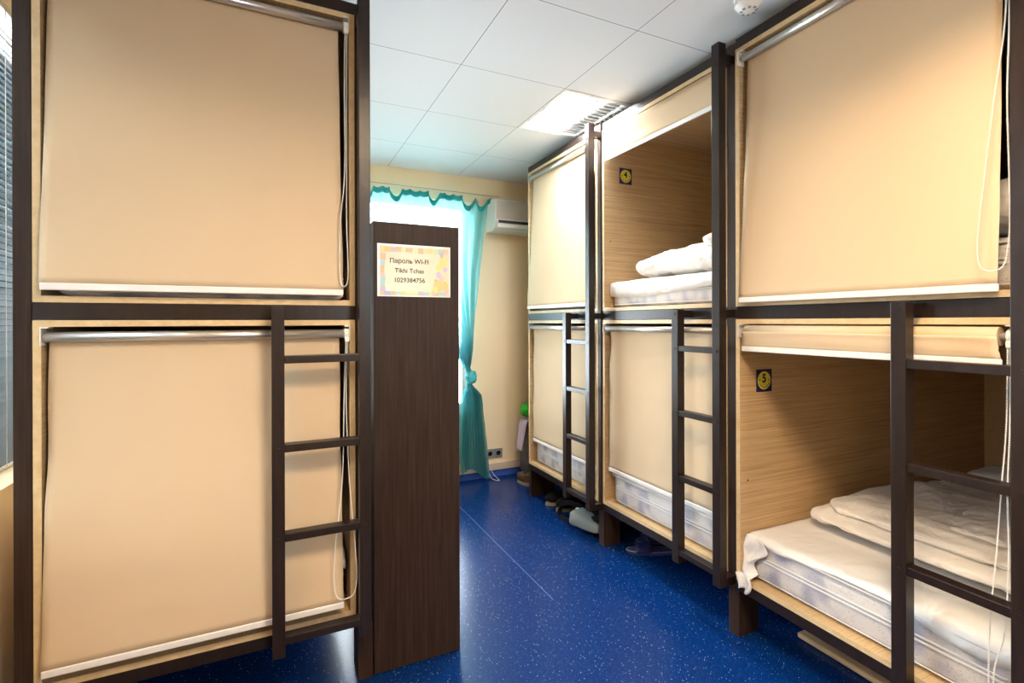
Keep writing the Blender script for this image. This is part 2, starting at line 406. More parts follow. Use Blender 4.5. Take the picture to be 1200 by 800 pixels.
# venetian blind on the left window
vb = thing('venetian_blind', 'dark teal venetian blind with narrow slats on the window at the left edge', 'blind', (X0 + .012, (y0 + y1) / 2, 1.0))
bm = bmesh.new(); z = -.135; k = 0
while z < 1.53:
    c = Vector((.0, 0, z)); a = R(60 + 4 * math.sin(k * 1.7))
    rr = Matrix.Rotation(a, 3, 'Y')
    box(bm, -.0125, .0125, -(y1 - y0) / 2, (y1 - y0) / 2, z - .0006, z + .0006, rot=rr)
    z += .0235; k += 1
sl = obj('slats', bm, M['slat'], vb)
obj('head_rail', B(-.0125, .0125, -(y1 - y0) / 2, (y1 - y0) / 2, 1.535, 1.565, bev=.003), M['white_plastic'], vb)
obj('bottom_rail', B(-.012, .012, -(y1 - y0) / 2, (y1 - y0) / 2, -.158, -.145, bev=.003), M['white_plastic'], vb)
for yy in (-.9, -.35, .12, .37, .9):
    obj('ladder_cord', cyl(bmesh.new(), (.013, yy, -.15), (.013, yy, 1.54), .0012, seg=6), M['white_plastic'], vb)
tag(obj('wooden_bracket', B(X0 + .001, X0 + .03, 2.535, 2.60, .545, .80, bev=.004), M['pine']),
    'short yellow pine board upright on the wall below the left window sill', 'bracket')

# ------------------------------------------------------------------ recessed lamps
def ceiling_lamp(cx, cy, label, energy, col, lit=4):
    t = thing('ceiling_light', label, 'ceiling light', (cx, cy, ZC), 0, 'recessed louvred ceiling lamps')
    bm = bmesh.new(); h = .294; zt = .06
    box(bm, -h, h, -h, h, zt, zt + .004)
    for s in (-1, 1):
        box(bm, s * h - .002, s * h + .002, -h, h, 0, zt); box(bm, -h, h, s * h - .002, s * h + .002, 0, zt)
    obj('housing', bm, M['pvc'], t)
    bm = bmesh.new()
    for s in (-1, 1):
        box(bm, s * .285 - .010, s * .285 + .010, -.295, .295, -.004, .002); box(bm, -.275, .275, s * .285 - .010, s * .285 + .010, -.004, .002)
    obj('rim', bm, M['pvc'], t)
    bm = bmesh.new()
    for k in range(3):
        x = -.1375 + k * .1375; box(bm, x - .0015, x + .0015, -.274, .274, .002, .020)
    for k in range(13):
        y = -.252 + k * .042; box(bm, -.274, .274, y - .0006, y + .0006, .004, .014)
    obj('louvre', bm, M['louvre'], t)
    for k in range(4):
        x = -.206 + k * .1375
        obj('lamp_tube', cyl(bmesh.new(), (x, -.265, .040), (x, .265, .040), .008, seg=12), M['tube_lamp' if k < lit else 'white_plastic'], t)
        if k >= lit: continue
        ld = bpy.data.lights.new('lamp_glow', 'AREA'); ld.shape = 'RECTANGLE'; ld.size = .03; ld.size_y = .53; ld.energy = energy / lit; ld.color = col
        lo = bpy.data.objects.new('lamp_glow', ld); C.objects.link(lo); lo.location = (x, 0, .028); lo.parent = t
    return t
ceiling_lamp(FIX[0][0] + .3, FIX[0][1] + .3, 'square recessed louvred lamp in the tiled ceiling above the far right bunks', 19, (.95, .97, 1), 2)
ceiling_lamp(FIX[1][0] + .3, FIX[1][1] + .3, 'square recessed louvred lamp in the ceiling over the near end of the aisle', 38, (1, .74, .46))

# smoke detector
sd = thing('smoke_detector', 'round white smoke detector on the ceiling above the near right bunk', 'smoke detector', (1.675, 1.363, ZC))
def lathe(bm, prof, seg=40):
    surf(bm, seg, len(prof) - 1, lambda u, v: (prof[round(v * (len(prof) - 1))][0] * math.cos(2 * PI * u), prof[round(v * (len(prof) - 1))][0] * math.sin(2 * PI * u), prof[round(v * (len(prof) - 1))][1]), wrap=True); return bm
obj('base', lathe(bmesh.new(), [(0.001, 0), (.054, 0), (.054, -.012), (.050, -.016), (.001, -.016)]), M['white_plastic'], sd)
hd = obj('sensor_head', lathe(bmesh.new(), [(.001, -.016), (.049, -.016), (.051, -.036), (.046, -.044), (.036, -.048), (.034, -.054), (.026, -.060), (.001, -.061)]), M['white_plastic'], sd)
for k in range(4):
    a0 = k * PI / 2 + .25; bm = bmesh.new()
    surf(bm, 10, 1, lambda u, v: (.0513 * math.cos(a0 + u * 1.05), .0513 * math.sin(a0 + u * 1.05), -.030 - v * .0035))
    obj('vent_slot', bm, M['dark_slot'], hd)
bm = bmesh.new()
for k in range(8):
    a = k * PI / 4; box(bm, .020, .031, -.005, .005, -.0602, -.0575); vs = bm.verts[-8:]
    bmesh.ops.rotate(bm, verts=vs, cent=(0, 0, 0), matrix=Matrix.Rotation(a, 3, 'Z'))
obj('grille', bm, M['steel_blue'], hd)

# ------------------------------------------------------------------ bunks
W, D = .94, 2.0
LOW = (.258, 1.388); UP = (1.443, 2.556)
T = .02
def shell(z0, z1):
    bm = bmesh.new()
    box(bm, 0, T, 0, D, z0, z1); box(bm, W - T, W, 0, D, z0, z1)
    box(bm, T, W - T, 0, D, z0, z0 + T); box(bm, T, W - T, 0, D, z1 - T, z1); box(bm, T, W - T, D - T, D, z0 + T, z1 - T)
    return bm
def edging(z0, z1):
    bm = bmesh.new(); y0, y1 = -.0015, .0
    box(bm, 0, T, y0, y1, z0, z1); box(bm, W - T, W, y0, y1, z0, z1); box(bm, T, W - T, y0, y1, z0, z0 + T); box(bm, T, W - T, y0, y1, z1 - T, z1)
    return bm
def blind(root, ztop, hem, x0, x1, yhem, seed, chain, roll=.016, front=False, hdy=None, lean=1.):
    """roller blind: ztop pod ceiling height, hem: height of the hem bar's foot"""
    zr = ztop - T - .032; yr = .006
    sgn = -1 if front else 1
    yf = yr + sgn * roll
    zt = zr
    Hh = zt - hem - .022
    def fn(u, v):
        x = x0 + .008 + (x1 - x0 - .020) * u
        # cloth spreads a little towards the hem
        x = x + (x - (x0 + x1) / 2) * (.018 * v)
        y = yf + (yhem - yf) * (v ** 1.3) * lean
        y += .0045 * nz(u * 3 + seed, v * 2.2, 0) * math.sin(PI * min(1, v * 1.2)) + .0035 * nz(u * 1.4 + seed, v * 9, 3) * v
        ed = max(0, .06 - u) / .06 + max(0, u - .94) / .06
        y += .006 * ed * nz(v * 5, seed, 2)
        x += .004 * (1 if u > .5 else -1) * ed * nz(v * 4, seed + 4, 7)
        return (x, y, zt - Hh * v)
    bm = bmesh.new(); surf(bm, 40, max(8, int(Hh * 50)), fn)
    f = solid(obj('roller_blind', bm, M['blind'], root), .0012)
    if front:   # a thick roll of cloth on the tube
        bm = bmesh.new(); cyl(bm, (x0 + .012, yr, zr), (x1 - .012, yr, zr), roll, seg=28); obj('cloth_roll', bm, M['blind'], f)
        obj('roller_tube', cyl(bmesh.new(), (x0 - .002, yr, zr), (x1 + .004, yr, zr), .011, seg=20), M['tube'], f)
    else:
        obj('roller_tube', cyl(bmesh.new(), (x0 - .002, yr, zr), (x1 + .004, yr, zr), roll, seg=28), M['tube'], f)
    e = .5 * (x1 - x0) * .018
    bm = bmesh.new()
    box(bm, x0 + .010 - e, x1 - .010 + e, yhem - .005, yhem + .005, hem, hem + .022, bev=.003)
    obj('hem_bar', bm, M['hem'], f)
    for s, xa in ((-1, T), (1, W - T)):
        bm = bmesh.new()
        xo = xa if s < 0 else xa - .003
        box(bm, xo, xo + .003, yr - .02, yr + .024, zr - .026, zr + .03, bev=.001)
        xw = xo if s < 0 else xo - .017
        box(bm, xw, xw + .02, yr - .02, yr + .024, zr + .027, zr + .031, bev=.001)
        obj('bracket', bm, M['white_plastic'], f)
    xe = x1 + .004; xw = W - T - .003
    bm = cyl(bmesh.new(), (xe, yr, zr), (xw, yr, zr), .019, seg=24)
    cyl(bm, (xe + .002, yr, zr), (xe + .005, yr, zr), .021, seg=24)
    box(bm, xe + .001, xw - .001, yr - .022, yr - .012, zr - .03, zr - .012, bev=.002)
    obj('chain_drive', bm, M['bead'], f)
    if chain:
        obj('pull_chain', beads(bmesh.new(), chain(zr, yr, (xe + xw) / 2)), M['bead'], f)
    return f
def loop_chain(pts_l, pts_r):
    """two strands hanging from the drive wheel and meeting at the bottom: lists of (x, y, z)"""
    def f(zr, yr, xc):
        pl_, pr_, bt = pts_l[:-1], pts_r[:-1], pts_l[-1]; wl, wr = pl_[-1], pr_[-1]; w_ = (wr[0] - wl[0]) * .36
        zb = bt[2]; m_ = (wl[0] + wr[0]) / 2
        a = spline([(xc - .003, yr - .019, zr)] + pl_ + [(m_ - w_, bt[1], zb + .35 * (wl[2] - zb) * .5), (m_, bt[1], zb)], 60); b = spline([(xc + .003, yr - .019, zr)] + pr_ + [(m_ + w_, bt[1], zb + .35 * (wr[2] - zb) * .5), (m_, bt[1], zb)], 60)
        top = [Vector((xc, yr - .02 * math.cos(t), zr + .02 * math.sin(t))) for t in (1.2, .7, .3)]
        return a + b[::-1][1:]
    return f

def bunk(loc, rz, label, short, blinds, left_up=False, left_leg=True, sticker=None, upw=(.943, .992)):
    root = thing('capsule_bunk', label, 'bunk bed', loc, rz, 'two-tier capsule bunks')
    for z0, z1 in (UP, LOW):
        p = obj('pod', shell(z0, z1), M['oak'], root)
        obj('edging', edging(z0, z1), M['oak_edge'], p)
    # dark carcass: rails below, between and above the pods
    bv = .002
    for z0, z1 in ((.213, .257), (1.389, 1.442), (2.557, 2.602)):
        bm = bmesh.new()
        box(bm, .0, upw[0], .0, .045, z0, z1, bev=bv)
        box(bm, .0, .05, .045, D, z0, z1); box(bm, .89, .94, .045, D, z0, z1); box(bm, .05, .89, D - .05, D, z0, z1)
        obj('frame_rail', bm, M['wenge_bar'], root)
    # right upright down to the floor
    obj('upright', B(upw[0], upw[1], .0, .035, 0.213, 2.602, bev=.002), M['wenge'], root)
    obj('leg', B(.948, min(1.004, upw[1] + .03), -.002, .12, 0, .2125, bev=.002), M['wenge'], root)
    obj('leg', B(.90, .94, D - .12, D, 0, .2125, bev=.002), M['wenge'], root)
    if left_up: obj('upright', B(-.046, -.003, .0, .035, 0, 2.602, bev=.002), M['wenge'], root)
    if left_leg: obj('leg', B(.0, .03, .0, .22, 0, .2125, bev=.002), M['wenge'], root)
    obj('leg', B(.0, .04, D - .12, D, 0, .2125, bev=.002), M['wenge'], root)
    # ladder standing proud of the front
    bm = bmesh.new()
    box(bm, .942, .983, -.095, -.052, .222, 2.588, bev=.0015)
    box(bm, short, short + .041, -.095, -.052, .222, 1.437, bev=.0015)
    ld = obj('ladder', bm, M['wenge_bar'], root)
    for z in (1.395, 2.51, .222): obj('spacer_block', B(.945, .980, -.052, .0, z, z + .035), M['wenge_bar'], ld)
    for z in (1.397, .222): obj('spacer_block', B(short + .003, short + .038, -.052, .0, z, z + .035), M['wenge_bar'], ld)
    for z in (1.25, .942, .632, .276):
        obj('rung', B(short + .041, .942, -.092, -.052, z - .0135, z + .0135, bev=.002), M['wenge_bar'], ld)
    for x, z, r_ in [(.963, z, .007) for z in (1.36, 1.25, .942, .632, 2.5)] + [(short + .02, z, .005) for z in (1.415, 1.25, .942, .632)]:
        obj('bolt', cyl(bmesh.new(), (x, -.095, z), (x, -.0975, z), r_, seg=12), M['wenge_bar'], ld)
    # screw holes on the side panels
    for z0, z1 in (LOW, UP): obj('screw_cap', cyl(bmesh.new(), (T, .045, z0 + .43), (T + .001, .045, z0 + .43), .004, seg=10), M['black'], root)
    for b in blinds: blind(root, **b)
    if sticker:
        num, y, z = sticker; s = .048
        st = obj('number_sticker', B(T + .0002, T + .0012, y - s, y + s, z - s * 1.04, z + s * 1.04), M['navy'], root)
        obj('yellow_disc', cyl(bmesh.new(), (T + .0012, y, z), (T + .0017, y, z), .040, seg=40), M['yellow'], st)
        mt = Matrix.Translation((T + .0018, y, z + .008)) @ Matrix.Rotation(PI / 2, 4, 'Z') @ Matrix.Rotation(PI / 2, 4, 'X')
        # viewed from +x: text x axis runs along +y
        text('numeral', num, .052, M['ink'], st, mt, bold=.0015)
        bm = bmesh.new()
        for k in range(9):
            a = PI * (1.15 + .7 * k / 8); box(bm, T + .0017, T + .0021, y + .031 * math.cos(a) - .002, y + .031 * math.cos(a) + .002, z + .031 * math.sin(a) - .003, z + .031 * math.sin(a) + .003)
        for k in (-1, 1): box(bm, T + .0017, T + .0021, y + k * .028 - .002, y + k * .028 + .002, z - .004, z + .006)
        obj('small_print', bm, M['ink'], st)
        bm = bmesh.new(); box(bm, T + .0017, T + .0021, y - .012, y + .012, z - .020, z - .014); obj('orange_bar', bm, M['orange'], st)
    return root
def bedding(root_loc, rz, xa, xb, ya, yb, z, h, label, quilt_seed=0):
    t = thing('mattress', label, 'mattress', root_loc, rz, 'mattresses in the bunks')
    bm = bmesh.new(); box(bm, xa, xb, ya, yb, z, z + h, bev=.028)
    for v in bm.verts:
        v.co.y += .006 * nz(v.co.x * 6 + quilt_seed, v.co.z * 9, 1) if v.co.y < ya + .1 else 0
    obj('cover', bm, M['mattress'], t, smooth=True)
    bm = bmesh.new()
    for zz, r in ((z + .016, .0025), (z + h * .50, .0045), (z + h * .58, .0035), (z + h - .016, .004)):
        o_ = .003; c = .03
        pts = [(xa + c, ya - o_, zz), (xb - c, ya - o_, zz), (xb + o_ - .005, ya + c, zz), (xb + o_ - .005, yb - c, zz), (xb - c, yb, zz), (xa + c, yb, zz), (xa - o_ + .005, yb - c, zz), (xa - o_ + .005, ya + c, zz)]
        tube(bm, pts, r, 8, True)
    obj('piping', bm, M['mattress_piping'], t)
    return t
def sheet(loc, rz, xa, xb, ya, yb, z, drop, label, seed, corner=None, amp=.006):
    """cotton sheet on a mattress, its front edge falling over the mattress side by drop(u)"""
    nuu, nvv = 60, 70
    def fn(u, v):
        x = xa + (xb - xa) * u
        dr = drop(u); L = (yb - ya) + dr; s = v * L        # s from the hanging edge backwards
        r = .022
        if s < dr:
            zz = z - (dr - s); y = ya - .007 - .004 * abs(nz(x * 14, seed, s * 10)); 
            y -= .006 * nz(x * 9, seed, 0) * ((dr - s) / max(dr, .02))
            if s > dr - r: 
                q = (s - (dr - r)) / r; y += .004 * q
        else:
            y = ya - .004 + (s - dr); zz = z + .0025 - .012 * max(0, 1 - (s - dr) / .025) ** 2
            zz += amp * abs(nz(x * 4 + seed, y * 7, 2)) + .4 * amp * abs(nz(x * 12, y * 10 + seed, 0))
        return (x, y, zz)
    bm = bmesh.new(); closed_surf(bm, nuu, nvv, fn, .0018)
    o = obj('bed_sheet', bm, M['sheet']); o.location = loc; o.rotation_euler = (0, 0, rz)
    return tag(o, label, 'bed sheet', 'white bed sheets')

LA = (-.662, 1.99, 0); ra = 0.
LB1 = (1.81, 1.541, 0); r1 = R(-91.6)      # near right bunk
LB2 = (1.828, 2.545, 0); r2 = R(-90)       # middle right bunk
LB3 = (1.818, 3.521, 0); r3 = R(-90)       # far right bunk

# left bunk (faces the camera): both blinds down
cl_up = loop_chain([(.902, -.012, 2.3), (.901, -.022, 1.95), (.884, -.040, 1.76), (.880, -.045, 1.60), (.893, -.045, 1.512)],
                   [(.909, -.012, 2.3), (.908, -.02, 1.95), (.906, -.035, 1.75), (.910, -.042, 1.58), (.893, -.045, 1.512)])
cl_lo = loop_chain([(.898, -.012, 1.1), (.888, -.035, .80), (.862, -.05, .56), (.856, -.055, .43), (.895, -.055, .355)],
                   [(.905, -.012, 1.1), (.913, -.03, .80), (.930, -.05, .56), (.936, -.055, .43), (.895, -.055, .355)])
bunk(LA, ra, 'left capsule bunk beside the locker, beige blinds lowered on both tiers, facing the viewer', .651,
     [dict(ztop=UP[1], hem=1.479, x0=.024, x1=.896, yhem=-.030, seed=1, chain=cl_up),
      dict(ztop=LOW[1], hem=.312, x0=.024, x1=.896, yhem=-.030, seed=5, chain=cl_lo)], left_up=True)
# near right bunk: upper blind down, lower blind rolled up, number 5
ca_up = loop_chain([(.905, -.02, 2.2), (.890, -.045, 1.96), (.868, -.060, 1.67), (.862, -.062, 1.57), (.880, -.062, 1.510)],
                   [(.913, -.02, 2.2), (.918, -.045, 1.96), (.925, -.05, 1.67), (.922, -.055, 1.56), (.880, -.062, 1.510)])
ca_lo = loop_chain([(.902, -.012, 1.1), (.896, -.025, .92), (.888, -.03, .75), (.877, -.03, .60), (.872, -.032, .46), (.868, -.035, .32)],
                   [(.909, -.012, 1.1), (.909, -.025, .92), (.913, -.03, .75), (.905, -.03, .55), (.885, -.034, .44), (.868, -.035, .32)])
bunk(LB1, r1, 'near right capsule bunk, upper blind lowered, lower tier open with number 5 sticker', .664,
     [dict(ztop=UP[1], hem=1.457, x0=.040, x1=.896, yhem=-.030, seed=9, chain=ca_up),
      dict(ztop=LOW[1], hem=1.252, x0=.040, x1=.896, yhem=-.012, seed=12, chain=ca_lo, roll=.026, front=True)],
     left_leg=False, sticker=('5', .145, 1.117))
# middle right bunk: upper tier open, number 4
cb_lo = loop_chain([(.905, -.01, 1.1), (.900, -.012, .9), (.895, -.015, .7), (.902, -.016, .62)], [(.911, -.01, 1.1), (.915, -.012, .9), (.912, -.015, .7), (.902, -.016, .62)])
cb_up = loop_chain([(.905, -.01, 2.3), (.900, -.012, 2.1), (.895, -.015, 1.9), (.902, -.016, 1.8)], [(.911, -.01, 2.3), (.915, -.012, 2.1), (.912, -.015, 1.9), (.902, -.016, 1.8)])
bunk(LB2, r2, 'middle right capsule bunk, open upper tier with number 4 sticker above a lowered lower blind', .694,
     [dict(ztop=UP[1], hem=2.352, x0=.040, x1=.896, yhem=-.010, seed=15, chain=cb_up, roll=.026, front=True),
      dict(ztop=LOW[1], hem=.468, x0=.040, x1=.896, yhem=.016, seed=18, chain=cb_lo)],
     left_leg=False, sticker=('4', .163, 2.290))
cc_lo = loop_chain([(.905, -.01, 1.1), (.900, -.012, .9), (.895, -.015, .7), (.902, -.016, .62)], [(.911, -.01, 1.1), (.915, -.012, .9), (.912, -.015, .7), (.902, -.016, .62)])
bunk(LB3, r3, 'far right capsule bunk by the end wall, pale blinds lowered on both tiers, boots below', .672,
     [dict(ztop=UP[1], hem=1.478, x0=.034, x1=.896, yhem=-.028, seed=21, chain=cb_up),
      dict(ztop=LOW[1], hem=.444, x0=.040, x1=.896, yhem=.016, seed=24, chain=cc_lo)], upw=(.943, .972))

# ------------------------------------------------------------------ mattresses and bedding
ml = LOW[0] + T + .001; mu = UP[0] + T + .001
bedding(LB1, r1, .035, .905, .045, 1.95, ml, .178, 'white and grey quilted mattress in the open lower berth of the near right bunk', 1)
bedding(LB2, r2, .045, .905, .045, 1.95, ml, .178, 'quilted mattress seen below the blind in the lower berth of the middle right bunk', 3)
bedding(LB3, r3, .030, .905, .045, 1.95, ml, .170, 'quilted mattress seen below the blind in the lower berth of the far right bunk', 5)
bedding(LB2, r2, .030, .905, .050, 1.95, mu, .150, 'white mattress in the open upper berth marked with number 4', 7)
bedding(LA, ra, .032, .905, .060, 1.95, ml, .190, 'mattress glimpsed beside the blind in the lower berth of the left bunk', 9)
bedding(LA, ra, .045, .905, .028, 1.95, mu, .100, 'thin white mattress under the hem in the upper berth of the left bunk', 11)
bedding(LB1, r1, .035, .905, .050, 1.95, mu, .150, 'mattress behind the lowered blind in the upper berth of the near right bunk', 13)
bedding(LB3, r3, .035, .905, .060, 1.95, mu, .150, 'mattress behind the lowered blind in the upper berth of the far right bunk', 15)

def drop_a(u):
    d = .012 + .010 * math.sin(u * 9) * (u > .1) + .014 * max(0, nz(u * 5, 3.3))
    if u > .70: d += .028 * math.sin((u - .70) / .30 * PI * .9)
    return max(.006, d)
sheet(LB1, r1, .024, .915, .045, 1.93, ml + .178, drop_a, 'white sheet over the mattress of the open lower berth with number 5', 2.)
# the crumpled corner of that sheet, hanging over the front edge
def corner(u, v):
    # u across (0 outer left .. 1 inner), v down
    wdt = .075 + .055 * math.sin(v * 2.4 + .2) - .055 * v + .02 * math.sin(v * 9)
    x = .015 + wdt * u * (1 - .25 * v) - .004 + .012 * math.sin(v * 7 + 1)
    y = .034 - .030 * v - .020 * math.sin(u * 8 + v * 5) * (.3 + v * .7) - .016 * v * math.sin(v * 11 + u * 3)
    z = ml + .180 - .225 * v + .008 * math.sin(u * 5 + v * 6)
    y = min(y, .040) if z > ml + .02 else min(y, -.012 - .01 * math.sin(u * 9))
    return (max(x, T + .003 if y > -.006 else .006), y, z)
bm = bmesh.new(); surf(bm, 28, 36, corner)
co = solid(obj('sheet_corner', bm, M['sheet']), .002); co.parent = [o for o in C.objects if o.name.startswith('bed_sheet')][0]
co['label'] = 'crumpled hanging corner'
def drop_b(u): return .075 + .022 * math.sin(u * 3.2 + .4) - .012 * u
sheet(LB2, r2, .022, .915, .050, 1.93, mu + .150, drop_b, 'white sheet folded over the mattress edge in the upper berth with number 4', 6.)
sheet(LB2, r2, .040, .908, .045, 1.93, ml + .178, lambda u: .02 + .006 * math.sin(u * 7), 'white sheet under the blind in the lower berth of the middle right bunk', 8.)
sheet(LA, ra, .040, .908, .060, 1.93, ml + .190, lambda u: .05, 'white sheet on the mattress in the lower berth of the left bunk', 10., amp=.004)

def place(o, loc, rz): o.location = loc; o.rotation_euler = (0, 0, rz); return o
# folded duvets
def duvet(loc, rz, z, spec, label, seed):
    bm = bmesh.new()
    for (cx, cy, a, b, z0, z1, e1, e2, amp, fs) in spec:
        lump(bm, (cx, cy, z + (z0 + z1) / 2), a, b, (z1 - z0) / 2, e1, e2, amp, fs, seed + cx * 3, 150, 44, wr=.010)
    o = place(obj('duvet', bm, M['duvet'], smooth=True), loc, rz)
    return tag(o, label, 'duvet', 'folded white duvets')
zA = ml + .178 + .014
duvet(LB1, r1, zA, [(.482, .86, .425, .54, .000, .095, .7, .22, .012, 7), (.50, .74, .40, .37, .055, .135, .7, .30, .014, 8), (.70, .80, .22, .32, .09, .155, .8, .45, .012, 9)],
      'rumpled white duvet folded across the open lower berth with number 5', 1.)
zB = mu + .150 + .014
duvet(LB2, r2, zB, [(.51, .43, .40, .33, .000, .150, .7, .35, .016, 12), (.57, .47, .33, .28, .10, .185, .8, .4, .014, 9), (.76, .40, .14, .27, .10, .215, .8, .5, .016, 14)],
      'puffy white duvet folded in the open upper berth with number 4', 4.)
# thin loop of piping cord on the near duvet
bm = bmesh.new(); lump(bm, (0, 0, 0), .40, .17, .055, .7, .35, .008, 5, 3.)
tag(place(obj('pillow', bm, M['sheet'], smooth=True), Matrix.Translation(LB1) @ Matrix.Rotation(r1, 4, 'Z') @ Vector((.49, 1.72, ml + .178 + .074)), r1),
    'flat pillow at the dark far end of the open lower berth', 'pillow', 'pillows')
bm = bmesh.new(); lump(bm, (0, 0, 0), .075, .20, .085, .7, .5, .012, 8, 5.)
tag(place(obj('pillow', bm, M['sheet'], smooth=True), Matrix.Translation(LB1) @ Matrix.Rotation(r1, 4, 'Z') @ Vector((.84, .27, mu + .150 + .100)), r1),
    'white pillow peeping out beside the lowered upper blind of the near right bunk', 'pillow', 'pillows')
# crumpled sheet edge between blind and side of the left bunk
bm = bmesh.new(); lump(bm, (0, 0, 0), .055, .10, .045, .8, .6, .02, 16, 8.)
tag(place(obj('pillow', bm, M['sheet'], smooth=True), (LA[0] + .835, LA[1] + .18, ml + .190 + .068), 0), 'small white pillow on the mattress of the left lower berth beside the blind', 'pillow', 'pillows')

# ------------------------------------------------------------------ locker with the notice
lk = thing('locker', 'tall dark wenge locker standing against the right side of the left bunk', 'locker', (.347, 1.99, 0))
Hl, Wl, Dl = 1.775, .352, .55
bm = bmesh.new()
box(bm, 0, Wl, 0, .018, .004, Hl, bev=.0012); box(bm, 0, Wl, Dl - .018, Dl, .0, Hl, bev=.001)
box(bm, 0, .018, .018, Dl - .018, .0, Hl); box(bm, .018, Wl - .019, .018, Dl - .018, Hl - .018, Hl); box(bm, .018, Wl - .019, .018, Dl - .018, .03, .05)
obj('body', bm, M['wenge'], lk)
dr = obj('door', B(Wl - .018, Wl, .0205, Dl - .0205, .01, Hl - .003, bev=.001), M['wenge'], lk)
obj('handle', cyl(bmesh.new(), (Wl + .02, Dl - .08, .95), (Wl + .02, Dl - .08, 1.10), .005), M['tube'], dr)
# notice
nt_ = thing('notice', 'laminated note with the wifi password in a colourful border on the dark locker', 'notice', (.511, 1.9895, 1.585))
def paper_mat():
    m, n_, b = new_mat('paper'); N = n_.nodes; L = n_.links
    tc = N.new('ShaderNodeTexCoord'); no = N.new('ShaderNodeTexNoise'); no.inputs['Scale'].default_value = 9; no.inputs['Detail'].default_value = 2
    L.new(tc.outputs['Object'], no.inputs['Vector']); cr = N.new('ShaderNodeValToRGB'); e = cr.color_ramp.elements
    e[0].position = .3; e[0].color = (.75, .60, .36, 1); e[1].position = .7; e[1].color = (.78, .70, .45, 1); L.new(no.outputs['Fac'], cr.inputs[0]); L.new(cr.outputs[0], b.inputs['Base Color'])
    b.inputs['Roughness'].default_value = .25; return m
def patch_mat(name, c):
    return plain(name, c, .3)
hw, hh = .149, .104
obj('lamination', B(-hw, hw, -.001, .0, -hh, hh, bev=.0004), plain('laminate', (.85, .82, .78), .2), nt_)
M['paper'] = paper_mat()
obj('paper', B(-hw + .009, hw - .006, -.0016, -.001, -hh + .004, hh - .008), M['paper'], nt_)
cols = [(.75, .45, .22), (.70, .62, .30), (.55, .45, .60), (.80, .55, .15), (.40, .62, .60), (.72, .50, .40), (.62, .70, .35), (.80, .66, .18), (.45, .42, .70)]
pm = [patch_mat('patch_%d' % i, c) for i, c in enumerate(cols)]
bm = bmesh.new(); rnd = random.Random(3)
x = -hw + .012
while x < hw - .02:
    w = rnd.uniform(.010, .028); w = min(w, hw - .010 - x)
    for zc, hgt in ((hh - .022, .012), (-hh + .014, .009)):
        box(bm, x, x + w, -.0019, -.0016, zc - hgt * rnd.uniform(.6, 1), zc + hgt * rnd.uniform(.6, 1), mi=rnd.randrange(9))
    x += w
z = -hh + .02
while z < hh - .035:
    w = rnd.uniform(.012, .03); box(bm, -hw + .011, -hw + .011 + rnd.uniform(.012, .022), -.0019, -.0016, z, min(z + w, hh - .034), mi=rnd.choice([4, 5, 0, 2, 4]))
    z += w
obj('printed_border', bm, pm, nt_)
bm = bmesh.new()   # loose bright blots down the right side of the print
for (px, pz, r_, mi) in ((.112, .070, .010, 2), (.112, .058, .006, 2), (.118, .040, .020, 3), (.100, .018, .016, 7), (.126, .010, .012, 7), (.098, -.012, .014, 2), (.112, -.028, .012, 2), (.086, -.036, .008, 5), (.098, -.058, .026, 0), (.082, -.076, .016, 3), (.124, -.056, .018, 7), (.130, -.080, .014, 3), (.075, -.088, .010, 5)):
    n0 = len(bm.verts); cyl(bm, (px, -.0018 - .0001 * mi, pz), (px, -.0016, pz), r_, seg=9, mi=mi)
    bm.verts.ensure_lookup_table()
    for v in bm.verts[n0:]: v.co.x = px + (v.co.x - px) * .85
obj('printed_blots', bm, pm, nt_)
rot = Matrix.Rotation(PI / 2, 4, 'X')
for s, dz, sz in (('Пароль WI-FI', .037, .0255), ('Tikhi Tchas', -.001, .0255), ('1029384756', -.039, .0255)):
    text('lettering', s, sz, M['ink'], nt_, Matrix.Translation((-.022, -.0021, dz)) @ rot, bold=.0003)

# ------------------------------------------------------------------ far wall things
acx0 = 1.706
ac = thing('air_conditioner', 'white wall air conditioner on the end wall beside the curtain', 'air conditioner', (acx0, Y1 - .001, 2.17))
bm = bmesh.new()
prof = [(0, 0), (-.13, .0), (-.165, .018), (-.195, .07), (-.198, .24), (-.175, .268), (0, .27)]
Lc = .80
vs0 = [bm.verts.new((0, y, z)) for y, z in prof]; vs1 = [bm.verts.new((Lc, y, z)) for y, z in prof]
bm.faces.new(vs0[::-1]); bm.faces.new(vs1)
for i in range(len(prof)):
    j = (i + 1) % len(prof); bm.faces.new((vs0[i], vs1[i], vs1[j], vs0[j]))
bmesh.ops.recalc_face_normals(bm, faces=bm.faces)
obj('casing', bm, M['ac'], ac)
obj('front_panel', B(.012, Lc - .012, -.204, -.199, .095, .245, bev=.002), plain('ac_panel', (.60, .53, .46), .4), ac)
obj('outlet_slot', B(.03, Lc - .03, -.200, -.190, .062, .084), M['dark_slot'], ac)
obj('air_flap', B(.02, Lc - .02, -.202, -.192, .020, .056, bev=.003, rot=Matrix.Rotation(R(-12), 3, 'X')), M['white_plastic'], ac)

